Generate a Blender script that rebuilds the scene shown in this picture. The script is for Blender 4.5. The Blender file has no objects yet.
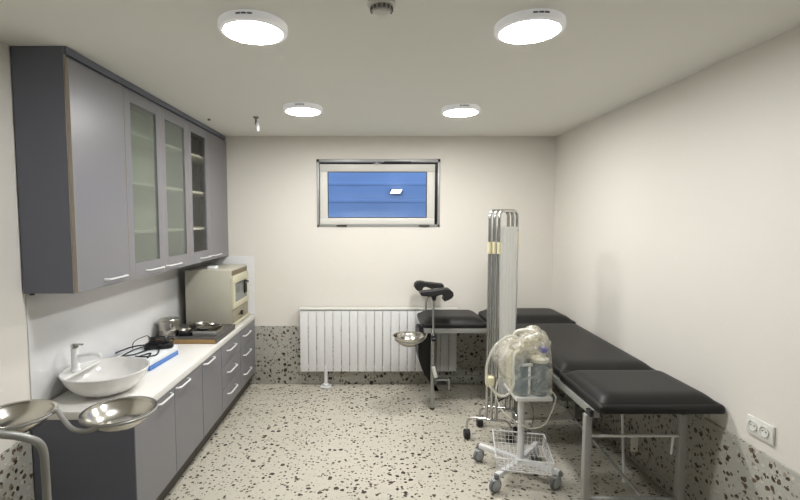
import bpy, bmesh, math, random
from mathutils import Vector, Matrix, noise
random.seed(4)
S = bpy.context.scene
COL = S.collection
PI = math.pi

# ------------------------------------------------------------------ materials
def new_mat(name):
    m = bpy.data.materials.new(name); m.use_nodes = True
    nt = m.node_tree
    return m, nt, nt.nodes['Principled BSDF'], nt.links

def lin(r, g, b):
    f = lambda c: (c/12.92 if c <= .04045 else ((c+.055)/1.055)**2.4)
    return (f(r/255), f(g/255), f(b/255), 1)

def mat(name, col, rough=.5, metal=0, var=.03, scale=6, bump=0, bscale=200, coat=0, spec=.5):
    """principled surface with a faint procedural variation of colour and a fine bump"""
    m, nt, p, L = new_mat(name)
    p.inputs['Roughness'].default_value = rough
    p.inputs['Metallic'].default_value = metal
    p.inputs['Specular IOR Level'].default_value = spec
    p.inputs['Coat Weight'].default_value = coat
    tc = nt.nodes.new('ShaderNodeTexCoord')
    n = nt.nodes.new('ShaderNodeTexNoise'); n.inputs['Scale'].default_value = scale
    n.inputs['Detail'].default_value = 3
    L.new(tc.outputs['Object'], n.inputs['Vector'])
    mx = nt.nodes.new('ShaderNodeMix'); mx.data_type = 'RGBA'
    mx.inputs['A'].default_value = tuple(c*(1-var) for c in col[:3])+(1,)
    mx.inputs['B'].default_value = tuple(min(1, c*(1+var)) for c in col[:3])+(1,)
    L.new(n.outputs['Fac'], mx.inputs['Factor'])
    L.new(mx.outputs['Result'], p.inputs['Base Color'])
    if bump:
        n2 = nt.nodes.new('ShaderNodeTexNoise'); n2.inputs['Scale'].default_value = bscale
        b = nt.nodes.new('ShaderNodeBump'); b.inputs['Strength'].default_value = bump
        b.inputs['Distance'].default_value = .002
        L.new(tc.outputs['Object'], n2.inputs['Vector'])
        L.new(n2.outputs['Fac'], b.inputs['Height']); L.new(b.outputs['Normal'], p.inputs['Normal'])
    return m

def glass_mat(name, tint, transp, rough=.05, diffuse=None, dweight=0., ior=1.45, facing_gloss=1.):
    """thin pane: clear light passes, the surface reflects by Fresnel, optional frosted share"""
    m, nt, p, L = new_mat(name)
    nt.nodes.remove(p)
    out = [n for n in nt.nodes if n.type == 'OUTPUT_MATERIAL'][0]
    tr = nt.nodes.new('ShaderNodeBsdfTransparent'); tr.inputs['Color'].default_value = tint
    body = tr.outputs[0]
    if diffuse:
        d = nt.nodes.new('ShaderNodeBsdfDiffuse'); d.inputs['Color'].default_value = diffuse
        t = nt.nodes.new('ShaderNodeBsdfTranslucent'); t.inputs['Color'].default_value = diffuse
        dm = nt.nodes.new('ShaderNodeMixShader'); dm.inputs[0].default_value = .5
        L.new(d.outputs[0], dm.inputs[1]); L.new(t.outputs[0], dm.inputs[2])
        mm = nt.nodes.new('ShaderNodeMixShader'); mm.inputs[0].default_value = .5 if isinstance(dweight, tuple) else dweight
        if isinstance(dweight, tuple):
            n = nt.nodes.new('ShaderNodeTexNoise'); n.inputs['Scale'].default_value = dweight[2]
            n.inputs['Detail'].default_value = 5; n.inputs['Distortion'].default_value = 1.5
            tc = nt.nodes.new('ShaderNodeTexCoord'); L.new(tc.outputs['Object'], n.inputs['Vector'])
            r = nt.nodes.new('ShaderNodeMapRange')
            r.inputs['From Min'].default_value = .35; r.inputs['From Max'].default_value = .7
            r.inputs['To Min'].default_value = dweight[0]; r.inputs['To Max'].default_value = dweight[1]
            L.new(n.outputs['Fac'], r.inputs['Value']); L.new(r.outputs[0], mm.inputs[0])
        L.new(body, mm.inputs[1]); L.new(dm.outputs[0], mm.inputs[2])
        body = mm.outputs[0]
    g = nt.nodes.new('ShaderNodeBsdfGlossy'); g.inputs['Roughness'].default_value = rough
    fr0 = nt.nodes.new('ShaderNodeFresnel'); fr0.inputs['IOR'].default_value = ior
    ge = nt.nodes.new('ShaderNodeNewGeometry'); iv = nt.nodes.new('ShaderNodeMath'); iv.operation = 'SUBTRACT'
    iv.inputs[0].default_value = 1; L.new(ge.outputs['Backfacing'], iv.inputs[1])
    fr = nt.nodes.new('ShaderNodeMath'); fr.operation = 'MULTIPLY'
    L.new(fr0.outputs[0], fr.inputs[0]); L.new(iv.outputs[0], fr.inputs[1])
    mx = nt.nodes.new('ShaderNodeMixShader')
    L.new(fr.outputs[0], mx.inputs[0]); L.new(body, mx.inputs[1]); L.new(g.outputs[0], mx.inputs[2])
    L.new(mx.outputs[0], out.inputs['Surface'])
    return m

def terrazzo(name, base, rough, k=1.0, dense=1.0):
    """cement ground with stone chips: several layers of 3-D cells, each cell may hold one chip"""
    m, nt, p, L = new_mat(name)
    N = nt.nodes.new
    def math_(op, a, b=None):
        q = N('ShaderNodeMath'); q.operation = op
        for i, x in enumerate((a, b)):
            if x is None: continue
            if isinstance(x, (int, float)): q.inputs[i].default_value = x
            else: L.new(x, q.inputs[i])
        return q.outputs[0]
    tc = N('ShaderNodeTexCoord')
    wn = N('ShaderNodeTexNoise'); wn.inputs['Scale'].default_value = 48; wn.inputs['Detail'].default_value = 1
    L.new(tc.outputs['Object'], wn.inputs['Vector'])
    vm = N('ShaderNodeVectorMath'); vm.operation = 'MULTIPLY_ADD'
    vm.inputs[1].default_value = (.020, .020, .020); L.new(wn.outputs['Color'], vm.inputs[0])
    L.new(tc.outputs['Object'], vm.inputs[2])
    cl = N('ShaderNodeTexNoise'); cl.inputs['Scale'].default_value = 2.2; cl.inputs['Detail'].default_value = 3
    L.new(tc.outputs['Object'], cl.inputs['Vector'])
    bm = N('ShaderNodeMix'); bm.data_type = 'RGBA'
    bm.inputs['A'].default_value = tuple(c*.9 for c in base[:3])+(1,)
    bm.inputs['B'].default_value = tuple(c*1.1 for c in base[:3])+(1,)
    L.new(cl.outputs['Fac'], bm.inputs['Factor'])
    cur = bm.outputs['Result']
    layers = ((60, .42, .75, ((166,160,146),(200,195,182))), (38, .42, 2.0, ((112,102,88),(150,140,122))),
              (44, .42, 2.1, ((48,38,32),(104,88,70))), (25, .38, 1.6, ((34,29,25),(76,66,55))))
    for sc, rmax, pw, (c0, c1) in layers:
        v = N('ShaderNodeTexVoronoi'); v.inputs['Scale'].default_value = sc*k
        L.new(vm.outputs[0], v.inputs['Vector'])
        sp = N('ShaderNodeSeparateColor'); L.new(v.outputs['Color'], sp.inputs[0])
        thr = math_('MULTIPLY', math_('POWER', sp.outputs[0], pw*dense), rmax)
        d = math_('SUBTRACT', thr, v.outputs['Distance'])
        mr = N('ShaderNodeMapRange'); mr.inputs['From Min'].default_value = -.012; mr.inputs['From Max'].default_value = .012
        L.new(d, mr.inputs['Value'])
        cm = N('ShaderNodeMix'); cm.data_type = 'RGBA'
        cm.inputs['A'].default_value = lin(*c0); cm.inputs['B'].default_value = lin(*c1)
        L.new(sp.outputs[1], cm.inputs['Factor'])
        mx = N('ShaderNodeMix'); mx.data_type = 'RGBA'
        L.new(mr.outputs[0], mx.inputs['Factor']); L.new(cur, mx.inputs['A']); L.new(cm.outputs['Result'], mx.inputs['B'])
        cur = mx.outputs['Result']
    L.new(cur, p.inputs['Base Color'])
    p.inputs['Roughness'].default_value = rough
    return m

def emit(name, col, s):
    m, nt, p, L = new_mat(name)
    p.inputs['Base Color'].default_value = (.9, .9, .9, 1)
    p.inputs['Emission Color'].default_value = col
    p.inputs['Emission Strength'].default_value = s
    return m

M = dict(
    wall=mat('white wall paint', lin(226,222,214), .6, var=.012, scale=3, bump=.15, bscale=120),
    wall_grey=mat('grey wall paint', lin(150,152,156), .6, var=.012, scale=3),
    ceil=mat('white ceiling paint', lin(236,236,229), .75, var=.01, scale=3),
    floor=terrazzo('terrazzo floor', lin(194,189,175), .34, .95),
    wains=terrazzo('terrazzo wall base', lin(174,173,164), .42, .80, .55),
    lam=mat('grey laminate', lin(124,123,127), .36, var=.015, scale=8),
    side=mat('dark grey laminate', lin(104,107,119), .42, var=.015, scale=8),
    edge=mat('brown board edge', lin(170,160,148), .6, var=.08, scale=30),
    dark=mat('dark plinth board', lin(66,62,56), .55, var=.05),
    shelf=mat('white board', lin(215,215,205), .5, var=.02),
    frost=glass_mat('frosted glass', (.88,.91,.88,1), 0, .12, lin(180,186,176), .34),
    clear=glass_mat('clear cabinet glass', (.92,.92,.90,1), 0, .03),
    pane=glass_mat('window glass', (.93,.95,.97,1), 0, .02),
    alu=mat('satin aluminium', lin(232,232,232), .3, .2, var=.02),
    frame_grey=mat('grey aluminium window frame', lin(168,168,168), .4, .3, var=.02),
    frame_white=mat('pale window sash', lin(214,212,206), .4, 0, var=.02),
    darkmetal=mat('dark metal', lin(58,56,54), .4, .6, var=.05),
    chrome=mat('chrome', lin(200,200,198), .26, 1, var=.02),
    tube=mat('grey enamelled steel tube', lin(158,158,154), .35, .25, var=.05, scale=20),
    steel=mat('polished stainless steel', lin(200,197,188), .21, 1, var=.04, scale=15),
    brushed=mat('brushed steel', lin(182,179,171), .32, 1, var=.04, scale=15),
    leather=mat('black vinyl upholstery', lin(24,23,23), .44, 0, var=.12, scale=10, bump=.12, bscale=350, spec=.35),
    rubber=mat('black rubber', lin(28,27,27), .6, var=.1),
    quartz=mat('white quartz worktop', lin(232,230,226), .22, var=.03, scale=5),
    splash=mat('glossy pale grey panel', lin(226,226,226), .12, var=.01, coat=.3),
    ceramic=mat('white glazed ceramic', lin(226,225,222), .1, var=.01, coat=.4),
    white=mat('white enamel', lin(228,228,228), .32, var=.015),
    offwhite=mat('white plastic', lin(222,222,216), .4, var=.015),
    beige=mat('grey beige enamelled metal', lin(184,181,166), .42, var=.03),
    cream=mat('cream enamelled metal', lin(202,198,172), .4, var=.03),
    bezel=mat('brown grey metal', lin(112,98,78), .5, var=.06),
    ovenpane=mat('dark oven glass', lin(120,124,122), .12, var=.03),
    greybeige=mat('grey control panel', lin(150,142,122), .5, var=.04),
    wood=mat('light brown board edge', lin(160,130,84), .55, var=.16, scale=30),
    mat_=mat('dark grey board top and side shade', lin(80,78,76), .4, var=.06),
    blue=mat('blue cardboard', lin(86,128,196), .5, var=.04),
    card=mat('white cardboard', lin(226,230,232), .5, var=.03),
    bluecap=mat('dark blue plastic', lin(58,60,160), .4, var=.04),
    black=mat('black plastic', lin(24,25,28), .35, var=.1),
    darkslot=mat('dark slot', lin(96,96,98), .6, var=.05),
    curtain=mat('grey white screen cloth', lin(242,242,238), .8, var=.03, scale=20),
    tape=mat('pale yellow tape', lin(232,224,186), .6, var=.06, scale=40),
    bag=glass_mat('wrinkled clear plastic bag', (.97,.96,.92,1), 0, .18, lin(242,240,232), (.04, .46, 13)),
    canister=glass_mat('grey blue clear plastic', (.90,.94,.97,1), 0, .08, lin(186,200,210), .34),
    hose=glass_mat('milky hose', (.95,.95,.9,1), 0, .15, lin(238,237,228), .55),
    pumpbody=mat('ivory pump casing', lin(212,208,196), .5, var=.06, scale=20),
    caster=mat('grey castor plastic', lin(176,180,182), .45, var=.04),
    grey=mat('grey plastic', lin(120,122,124), .5, var=.05),
    grille=mat('grey detector grille', lin(176,176,170), .6, var=.08, scale=40),
    paper=mat('pale paper tag', lin(228,225,214), .7, var=.05),
    well=mat('pale blue render', lin(196,208,224), .7, var=.16, scale=2),
    glowing=emit('opal lamp rim', (.97, .97, 1, 1), .022),  # faint glow added to the housing rim, which hardly any light reaches
    lamp=emit('ceiling lamp diffuser', (1, .985, .955, 1), 19.5),
    lamp_near=emit('cooler ceiling lamp diffuser', (.985, .99, 1, 1), 13.5),
    outpanel=emit('outside glowing panel', (.9, .96, 1, 1), .6),
)
def add_bump(m, scale, strength, dist):
    nt = m.node_tree; L = nt.links
    tc = nt.nodes.new('ShaderNodeTexCoord'); n = nt.nodes.new('ShaderNodeTexNoise')
    n.inputs['Scale'].default_value = scale; n.inputs['Detail'].default_value = 4
    b = nt.nodes.new('ShaderNodeBump'); b.inputs['Strength'].default_value = strength; b.inputs['Distance'].default_value = dist
    L.new(tc.outputs['Object'], n.inputs['Vector']); L.new(n.outputs['Fac'], b.inputs['Height'])
    for q in nt.nodes:
        if q.type in ('BSDF_GLOSSY', 'BSDF_DIFFUSE', 'BSDF_TRANSLUCENT'): L.new(b.outputs['Normal'], q.inputs['Normal'])
add_bump(M['bag'], 22, .35, .02)

# ------------------------------------------------------------------ mesh tools
def B(): return bmesh.new()

def box(bm, x0, x1, y0, y1, z0, z1, bev=0, seg=2, rot=None, mi=0):
    t = bmesh.new(); bmesh.ops.create_cube(t, size=1)
    bmesh.ops.scale(t, vec=(abs(x1-x0), abs(y1-y0), abs(z1-z0)), verts=t.verts)
    if bev: bmesh.ops.bevel(t, geom=t.edges[:], offset=bev, segments=seg, affect='EDGES', profile=.5)
    c = Vector(((x0+x1)/2, (y0+y1)/2, (z0+z1)/2))
    for v in t.verts: v.co = (rot @ v.co if rot else v.co) + c
    for f in t.faces: f.material_index = mi
    join(bm, t); return bm

def join(bm, t):
    me = bpy.data.meshes.new('tmp'); t.to_mesh(me); t.free(); bm.from_mesh(me); bpy.data.meshes.remove(me)

def smooth_path(pts, n=8, closed=False):
    P = [Vector(p) for p in pts]; out = []
    m = len(P)
    rng = m if closed else m-1
    for i in range(rng):
        if closed: p0, p1, p2, p3 = P[i-1], P[i], P[(i+1) % m], P[(i+2) % m]
        else: p0, p1, p2, p3 = P[max(i-1, 0)], P[i], P[i+1], P[min(i+2, m-1)]
        for k in range(n):
            t = k/n
            out.append(.5*((2*p1)+(-p0+p2)*t+(2*p0-5*p1+4*p2-p3)*t*t+(-p0+3*p1-3*p2+p3)*t**3))
    if not closed: out.append(P[-1])
    return out

def round_corners(pts, r, n=6):
    P = [Vector(p) for p in pts]; out = [P[0]]
    for i in range(1, len(P)-1):
        a, b, c = P[i-1], P[i], P[i+1]
        d1 = (a-b); d2 = (c-b); rr = min(r, d1.length*.49, d2.length*.49)
        s = b+d1.normalized()*rr; e = b+d2.normalized()*rr
        for k in range(n+1):
            t = k/n; out.append(s*(1-t)**2+b*2*t*(1-t)+e*t*t)
    out.append(P[-1]); return out

def tube(bm, pts, r, seg=10, closed=False, square=False, mi=0):
    P = [Vector(p) for p in pts]; n = len(P)
    if square: seg = 4
    rings = []; prev = None
    for i in range(n):
        if closed: t = P[(i+1) % n]-P[i-1]
        else: t = P[min(i+1, n-1)]-P[max(i-1, 0)]
        t.normalize()
        if prev is None:
            up = Vector((0, 0, 1)) if abs(t.z) < .9 else Vector((0, 1, 0))
            u = t.cross(up).normalized()
        else: u = (prev-t*prev.dot(t)).normalized()
        prev = u; w = t.cross(u)
        rad = r[i] if isinstance(r, (list, tuple)) else r
        off = PI/4 if square else 0
        rad = rad*math.sqrt(2) if square else rad
        rings.append([bm.verts.new(P[i]+u*math.cos(2*PI*k/seg+off)*rad+w*math.sin(2*PI*k/seg+off)*rad) for k in range(seg)])
    for i in range(n if closed else n-1):
        a, b = rings[i], rings[(i+1) % n]
        for k in range(seg):
            f = bm.faces.new((a[k], a[(k+1) % seg], b[(k+1) % seg], b[k])); f.material_index = mi
    if not closed:
        f = bm.faces.new(rings[0][::-1]); f.material_index = mi
        f = bm.faces.new(rings[-1]); f.material_index = mi
    return bm

def lathe(bm, prof, c, seg=32, axis='z', mi=0, close=False):
    """prof: (radius, height) pairs"""
    rings = []
    for r, h in prof:
        ring = []
        if r < 1e-6: ring = [None]
        pts = []
        for k in range(seg if r >= 1e-6 else 1):
            a = 2*PI*k/seg; x, y, z = r*math.cos(a), r*math.sin(a), h
            if axis == 'x': x, y, z = z, x, y
            if axis == 'y': x, y, z = y, z, x
            pts.append(bm.verts.new(Vector((x, y, z))+Vector(c)))
        rings.append(pts)
    idx = list(range(len(rings)-1))
    pairs = [(rings[i], rings[i+1]) for i in idx]
    if close: pairs.append((rings[-1], rings[0]))
    for a, b in pairs:
        for k in range(seg):
            k2 = (k+1) % seg
            if len(a) == 1 and len(b) == 1: continue
            if len(a) == 1: f = bm.faces.new((a[0], b[k2], b[k]))
            elif len(b) == 1: f = bm.faces.new((a[k], a[k2], b[0]))
            else: f = bm.faces.new((a[k], a[k2], b[k2], b[k]))
            f.material_index = mi
    bmesh.ops.recalc_face_normals(bm, faces=bm.faces)
    return bm

def cyl(bm, c, r, h, seg=24, axis='z', mi=0, bev=.0):
    b = min(bev, r*.4, h*.4)
    if b: prof = [(0, 0), (r-b, 0), (r, b), (r, h-b), (r-b, h), (0, h)]
    else: prof = [(0, 0), (r, 0), (r, h), (0, h)]
    return lathe(bm, prof, c, seg, axis, mi)

def scaled(bm, c, k):
    c = Vector(c)
    for v in bm.verts: v.co = c+(v.co-c)*k
    return bm

def prism(bm, poly, axis, a0, a1, mi=0):
    """polygon extruded along an axis; poly in the remaining two coordinates"""
    def P(u, v, a): return {'x': (a, u, v), 'y': (u, a, v), 'z': (u, v, a)}[axis]
    A = [bm.verts.new(P(u, v, a0)) for u, v in poly]; C = [bm.verts.new(P(u, v, a1)) for u, v in poly]
    n = len(poly); fs = [bm.faces.new(A[::-1]), bm.faces.new(C)]
    for i in range(n): fs.append(bm.faces.new((A[i], A[(i+1) % n], C[(i+1) % n], C[i])))
    for f in fs: f.material_index = mi
    bmesh.ops.recalc_face_normals(bm, faces=bm.faces)
    return bm

def pad(bm, x0, x1, y0, y1, z0, z1, dome=.012, r=.014, rc=.05, cuts=26, dw=.12):
    """upholstered cushion: flat based slab, thin at its edges, top swelling softly inwards; rc rounds the plan corners"""
    t = bmesh.new(); bmesh.ops.create_cube(t, size=2)
    bmesh.ops.subdivide_edges(t, edges=t.edges[:], cuts=cuts, use_grid_fill=True)
    hx, hy, hz = (x1-x0)/2, (y1-y0)/2, (z1-z0)/2
    c = Vector(((x0+x1)/2, (y0+y1)/2, (z0+z1)/2))
    dw = min(dw, hx*.9, hy*.9)
    ease = lambda a: 1-(1-min(1, max(0, a)))**2.3
    for v in t.verts:
        q = [math.copysign(1-(1-min(1, abs(a)))**1.9, a) for a in v.co]
        px, py, pz = q[0]*hx, q[1]*hy, q[2]*hz
        cx = max(-(hx-rc), min(hx-rc, px)); cy = max(-(hy-rc), min(hy-rc, py))
        d = Vector((px-cx, py-cy))
        if d.length > 1e-9:
            m = max(abs(d.x), abs(d.y)); d = d.normalized()*m
            px, py = cx+d.x, cy+d.y
        dx, dy = hx-abs(px), hy-abs(py)
        rr = min(r if q[2] > 0 else .005, hz*.95)
        e = min(1, max(0, 1-(hz-abs(pz))/rr))
        k = rr*(1-math.sqrt(max(0, 1-e*e)))
        L = max(abs(q[0]), abs(q[1]))
        px -= math.copysign(k*abs(q[0])**4, px); py -= math.copysign(k*abs(q[1])**4, py)
        if q[2] > .0: pz += dome*ease(dx/dw)*ease(dy/dw)*q[2]
        v.co = Vector((px, py, pz))+c
    join(bm, t); return bm


# ------------------------------------------------------------------ object tools
def root(name, label, cat, loc, group=None):
    o = bpy.data.objects.new(name, None); COL.objects.link(o); o.location = loc
    o.empty_display_size = .05
    tag(o, label, cat, group); return o

def tag(o, label, cat, group=None):
    o['label'] = label; o['category'] = cat
    if group: o['group'] = group
    return o

def origin_of(p):
    v = Vector((0, 0, 0))
    while p: v += p.location; p = p.parent
    return v

def mesh_obj(name, bm, mats, parent=None, loc=None, smooth=35):
    """world-space bmesh -> one linked mesh object whose geometry is local to its parent (or to loc)"""
    bmesh.ops.recalc_face_normals(bm, faces=bm.faces)
    o_ = origin_of(parent) if parent else Vector(loc if loc is not None else (0, 0, 0))
    bmesh.ops.translate(bm, vec=-o_, verts=bm.verts)
    me = bpy.data.meshes.new(name); bm.to_mesh(me); bm.free()
    for m in (mats if isinstance(mats, (list, tuple)) else [mats]): me.materials.append(m)
    if smooth:
        for p in me.polygons: p.use_smooth = True
        me.set_sharp_from_angle(angle=math.radians(smooth))
    o = bpy.data.objects.new(name, me); COL.objects.link(o)
    if parent: o.parent = parent
    else: o.location = o_
    return o

def solo(name, bm, mats, label, cat, group=None, smooth=35):
    xs = [v.co for v in bm.verts]
    c = Vector((sum(v.x for v in xs)/len(xs), sum(v.y for v in xs)/len(xs), min(v.z for v in xs)))
    return tag(mesh_obj(name, bm, mats, None, c, smooth), label, cat, group)

def struct(name, bm, mats, parent=None, smooth=30):
    o = mesh_obj(name, bm, mats, parent, None, smooth)
    if not parent: o['kind'] = 'structure'
    return o

def dup(r, loc, label, rz=None):
    c = r.copy(); COL.objects.link(c); c.location = loc; c['label'] = label
    if rz is not None: c.rotation_euler = (0, 0, rz)
    for ch in r.children:
        d = ch.copy(); COL.objects.link(d); d.parent = c
        for g in ch.children:
            e = g.copy(); COL.objects.link(e); e.parent = d
    return c

# ------------------------------------------------------------------ room
XL, XR, D, H, Y0 = -1.669, 1.762, 4.424, 2.426, -2.2
WX0, WX1, WZ0, WZ1 = -.540, .652, 1.557, 2.210
struct('floor', box(B(), XL-.2, XR+.2, Y0-.2, D+.2, -.1, 0), M['floor'])
struct('ceiling', box(B(), XL-.2, XR+.2, Y0-.2, D+.2, H, H+.1), M['ceil'])
struct('wall_left', box(B(), XL-.2, XL, Y0-.2, D+.2, 0, H), M['wall'])
struct('wall_right', box(B(), XR, XR+.2, Y0-.2, D+.2, 0, H), M['wall'])
struct('wall_front', box(B(), XL, XR, Y0-.2, Y0, 0, H), M['wall_grey'])
bm = B()
box(bm, XL, WX0, D, D+.2, 0, H); box(bm, WX1, XR, D, D+.2, 0, H)
box(bm, WX0, WX1, D, D+.2, 0, WZ0); box(bm, WX0, WX1, D, D+.2, WZ1, H)
struct('wall_back', bm, M['wall'])
WN = .584
struct('trim_1', box(B(), XL+.012, XR-.012, D-.012, D, 0, WN, .003), M['wains'])
struct('trim_2', box(B(), XR-.012, XR, Y0, D, 0, WN, .003), M['wains'])
struct('trim_3', box(B(), XL, XL+.012, Y0, 2.145, 0, WN, .003), M['wains'])
struct('trim_4', box(B(), XL, XL+.006, 2.168, D-.001, .704, 1.274, .001), M['splash'])
struct('trim_5', box(B(), XL+.006, -1.157, D-.006, D, .704, 1.274, .001), M['splash'])

# window: grey outer frame, bottom-hung sash tilted a little into the room
w = bpy.data.objects.new('window_1', None); COL.objects.link(w); w.location = (0, D, WZ0); w['kind'] = 'structure'
bm = B(); f = .024
for a in ((WX0, WX1, WZ0, WZ0+f), (WX0, WX1, WZ1-f*1.3, WZ1), (WX0, WX0+f, WZ0, WZ1), (WX1-f, WX1, WZ0, WZ1)):
    box(bm, a[0], a[1], D-.006, D+.07, a[2], a[3], .002)
mesh_obj('window_frame', bm, M['frame_grey'], w)
bm = B(); box(bm, WX0+f, WX1-f, D+.045, D+.06, WZ0+f, WZ0+.04); box(bm, WX0+f, WX1-f, D+.045, D+.06, WZ1-.05, WZ1-f*1.3)
box(bm, WX0+f, WX0+.04, D+.045, D+.06, WZ0+.04, WZ1-.05); box(bm, WX1-.045, WX1-f, D+.045, D+.06, WZ0+.04, WZ1-.05)
mesh_obj('rubber_gasket', bm, M['darkmetal'], w)
tilt = Matrix.Rotation(math.radians(1.2), 3, 'X')
sx0, sx1, sz0, sz1 = WX0+.032, WX1-.054, WZ0+.024, WZ1-.052
def tilted(bm):
    piv = Vector((0, D+.01, sz0))
    for v in bm.verts: v.co = tilt @ (v.co-piv) + piv
    return bm
bm = B(); s = .076
box(bm, sx0, sx1, D-.018, D+.035, sz0, sz0+.064, .004); box(bm, sx0, sx1, D-.018, D+.035, sz1-.07, sz1, .004)
box(bm, sx0, sx0+s, D-.018, D+.035, sz0+.064, sz1-.07, .004); box(bm, sx1-s, sx1, D-.018, D+.035, sz0+.064, sz1-.07, .004)
sash = mesh_obj('window_sash', tilted(bm), M['frame_white'], w)
bm = B(); g = .007
gx0, gx1, gz0, gz1 = sx0+s, sx1-s, sz0+.064, sz1-.07
box(bm, gx0, gx1, D-.012, D-.006, gz0, gz0+g); box(bm, gx0, gx1, D-.012, D-.006, gz1-g, gz1)
box(bm, gx0, gx0+g, D-.012, D-.006, gz0+g, gz1-g); box(bm, gx1-g, gx1, D-.012, D-.006, gz0+g, gz1-g)
mesh_obj('glazing_seal', tilted(bm), M['darkmetal'], sash)
mesh_obj('glass_pane', tilted(box(B(), gx0, gx1, D+.006, D+.012, gz0, gz1)), M['pane'], sash)
bm = B(); cyl(bm, (.038, D-.045, sz1+.004), .014, .03, 14, 'y'); box(bm, .005, .075, D-.032, D-.012, sz1-.004, sz1+.008, .003)
mesh_obj('latch', bm, M['frame_grey'], w)
for x in (-.30, .50):
    bm = B(); cyl(bm, (x-.05, D-.014, WZ0+.012), .008, .1, 12, 'x', bev=.002)
    mesh_obj('hinge', bm, M['darkmetal'], w)
bm = B(); box(bm, .11, .37, D-.012, D+.0, WZ1-.034, WZ1-.024, .002); box(bm, WX1-.036, WX1-.026, D-.012, D+.0, WZ0+.05, WZ1-.06, .002)
mesh_obj('stay_arm', bm, M['darkmetal'], w)

# light well outside the window
bm = B(); box(bm, -2.2, 2.2, 5.65, 5.8, .6, 3.4)
for i in range(9):
    z = 1.0+.21*i; box(bm, -2.2, 2.2, 5.642, 5.651, z, z+.04, .003)
struct('wall_exterior', bm, M['well'])
bm = B(); box(bm, -2.2, 2.2, D+.2, 5.8, .5, .6); struct('floor_exterior', bm, M['wains'])
t = root('outdoor_panel', 'bright slanted rectangular panel outside, seen through the window glass', 'lamp', (.29, 5.62, 1.97))  # glowing panel added for a bright slanted patch in the pane
mesh_obj('panel_housing', box(B(), .212, .365, 5.600, 5.6419, 1.944, 1.998, .003), M['grey'], t)
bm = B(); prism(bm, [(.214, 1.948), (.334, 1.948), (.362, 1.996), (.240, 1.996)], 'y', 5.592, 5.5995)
mesh_obj('diffuser', bm, M['outpanel'], t)

# ------------------------------------------------------------------ wall cabinets
UX, UZ0, UZ1 = -1.402, 1.278, 2.4245
def bow_handle(bm, x, y0, y1, z, depth=.028, r=.005):
    """flat bow handle on a face at x, projecting towards +x"""
    pts = round_corners([(x-.001, y0, z), (x+depth, y0+.012, z), (x+depth, y1-.012, z), (x-.001, y1, z)], .012, 5)
    return tube(bm, pts, r, 10)

def wall_unit(label, y0, y1, doors):
    t = root('wall_cabinet', label, 'cabinet', (-1.53, (y0+y1)/2, UZ0), 'grey wall cabinets over the worktop')
    xb, xf, th = XL+.008, UX-.022, .018
    bm = B()
    box(bm, xb, xf, y0, y0+th, UZ0, UZ1); box(bm, xb, xf, y1-th, y1, UZ0, UZ1)
    box(bm, xb, xf, y0+th, y1-th, UZ0, UZ0+th); box(bm, xb, xf, y0+th, y1-th, UZ1-th-.03, UZ1-.03)
    mesh_obj('carcass', bm, M['side'], t, smooth=0)
    mesh_obj('back_board', box(B(), xb, xb+.006, y0+th, y1-th, UZ0+th, UZ1-th-.03), M['shelf'], t, smooth=0)
    bm = B(); box(bm, xf+.0005, xf+.0015, y0, y0+th, UZ0, UZ1); mesh_obj('edge_band', bm, M['edge'], t, smooth=0)
    bm = B(); box(bm, xf+.0005, xf+.0015, y1-th, y1, UZ0, UZ1); mesh_obj('edge_band', bm, M['edge'], t, smooth=0)
    mesh_obj('top_filler', box(B(), xf-.02, UX-.006, y0+.0005, y1-.0005, 2.390, UZ1, .001), M['side'], t, smooth=0)
    for z in (1.555, 1.852, 2.148):
        mesh_obj('shelf', box(B(), xb+.008, xf-.012, y0+th+.001, y1-th-.001, z-.009, z+.009, .001), M['shelf'], t, smooth=0)
    for (a, b, kind, ha, hb) in doors:
        z0, z1, x0, x1 = 1.280, 2.374, xf+.003, UX
        bm = B()
        if kind == 'solid':
            box(bm, x0, x1, a, b, z0, z1, .0012, 1)
        else:
            fy = .062; g0, g1 = 1.372, 2.308
            box(bm, x0, x1, a, a+fy, z0, z1, .0012, 1); box(bm, x0, x1, b-fy, b, z0, z1, .0012, 1)
            box(bm, x0, x1, a+fy, b-fy, z0, g0); box(bm, x0, x1, a+fy, b-fy, g1, z1)
        for f_ in bm.faces:
            c = f_.calc_center_median()
            if abs(c.y-a) < .0014 or abs(c.y-b) < .0014: f_.material_index = 1
        d = mesh_obj('door', bm, [M['lam'], M['edge']], t, smooth=0)
        if kind != 'solid':
            p = mesh_obj('glass_pane', box(B(), x0+.006, x0+.010, a+fy, b-fy, g0, g1), M[kind], d, smooth=0)
            p['label'] = 'frosted glass pane' if kind == 'frost' else 'clear glass pane'
        mesh_obj('handle', bow_handle(B(), x1, ha, hb, 1.317), M['alu'], d)
    return t
A = wall_unit('single door grey wall cabinet with solid door, nearest, at the left photo edge', 2.148, 2.6145,
              [(2.151, 2.612, 'solid', 2.365, 2.56)])
mesh_obj('rubber_bumper', cyl(B(), (-1.64, 2.175, UZ0-.012), .012, .011, 14, bev=.003), M['black'], A)
wall_unit('grey wall cabinet with two frosted glass doors in the middle of the row', 2.6155, 3.4965,
          [(2.618, 3.054, 'frost', 2.80, 3.01), (3.057, 3.494, 'frost', 3.08, 3.29)])
wall_unit('grey wall cabinet beside the back wall with one clear glass door and one solid door', 3.4975, 4.418,
          [(3.500, 3.922, 'clear', 3.69, 3.89), (3.925, 4.415, 'solid', 3.955, 4.16)])

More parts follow.
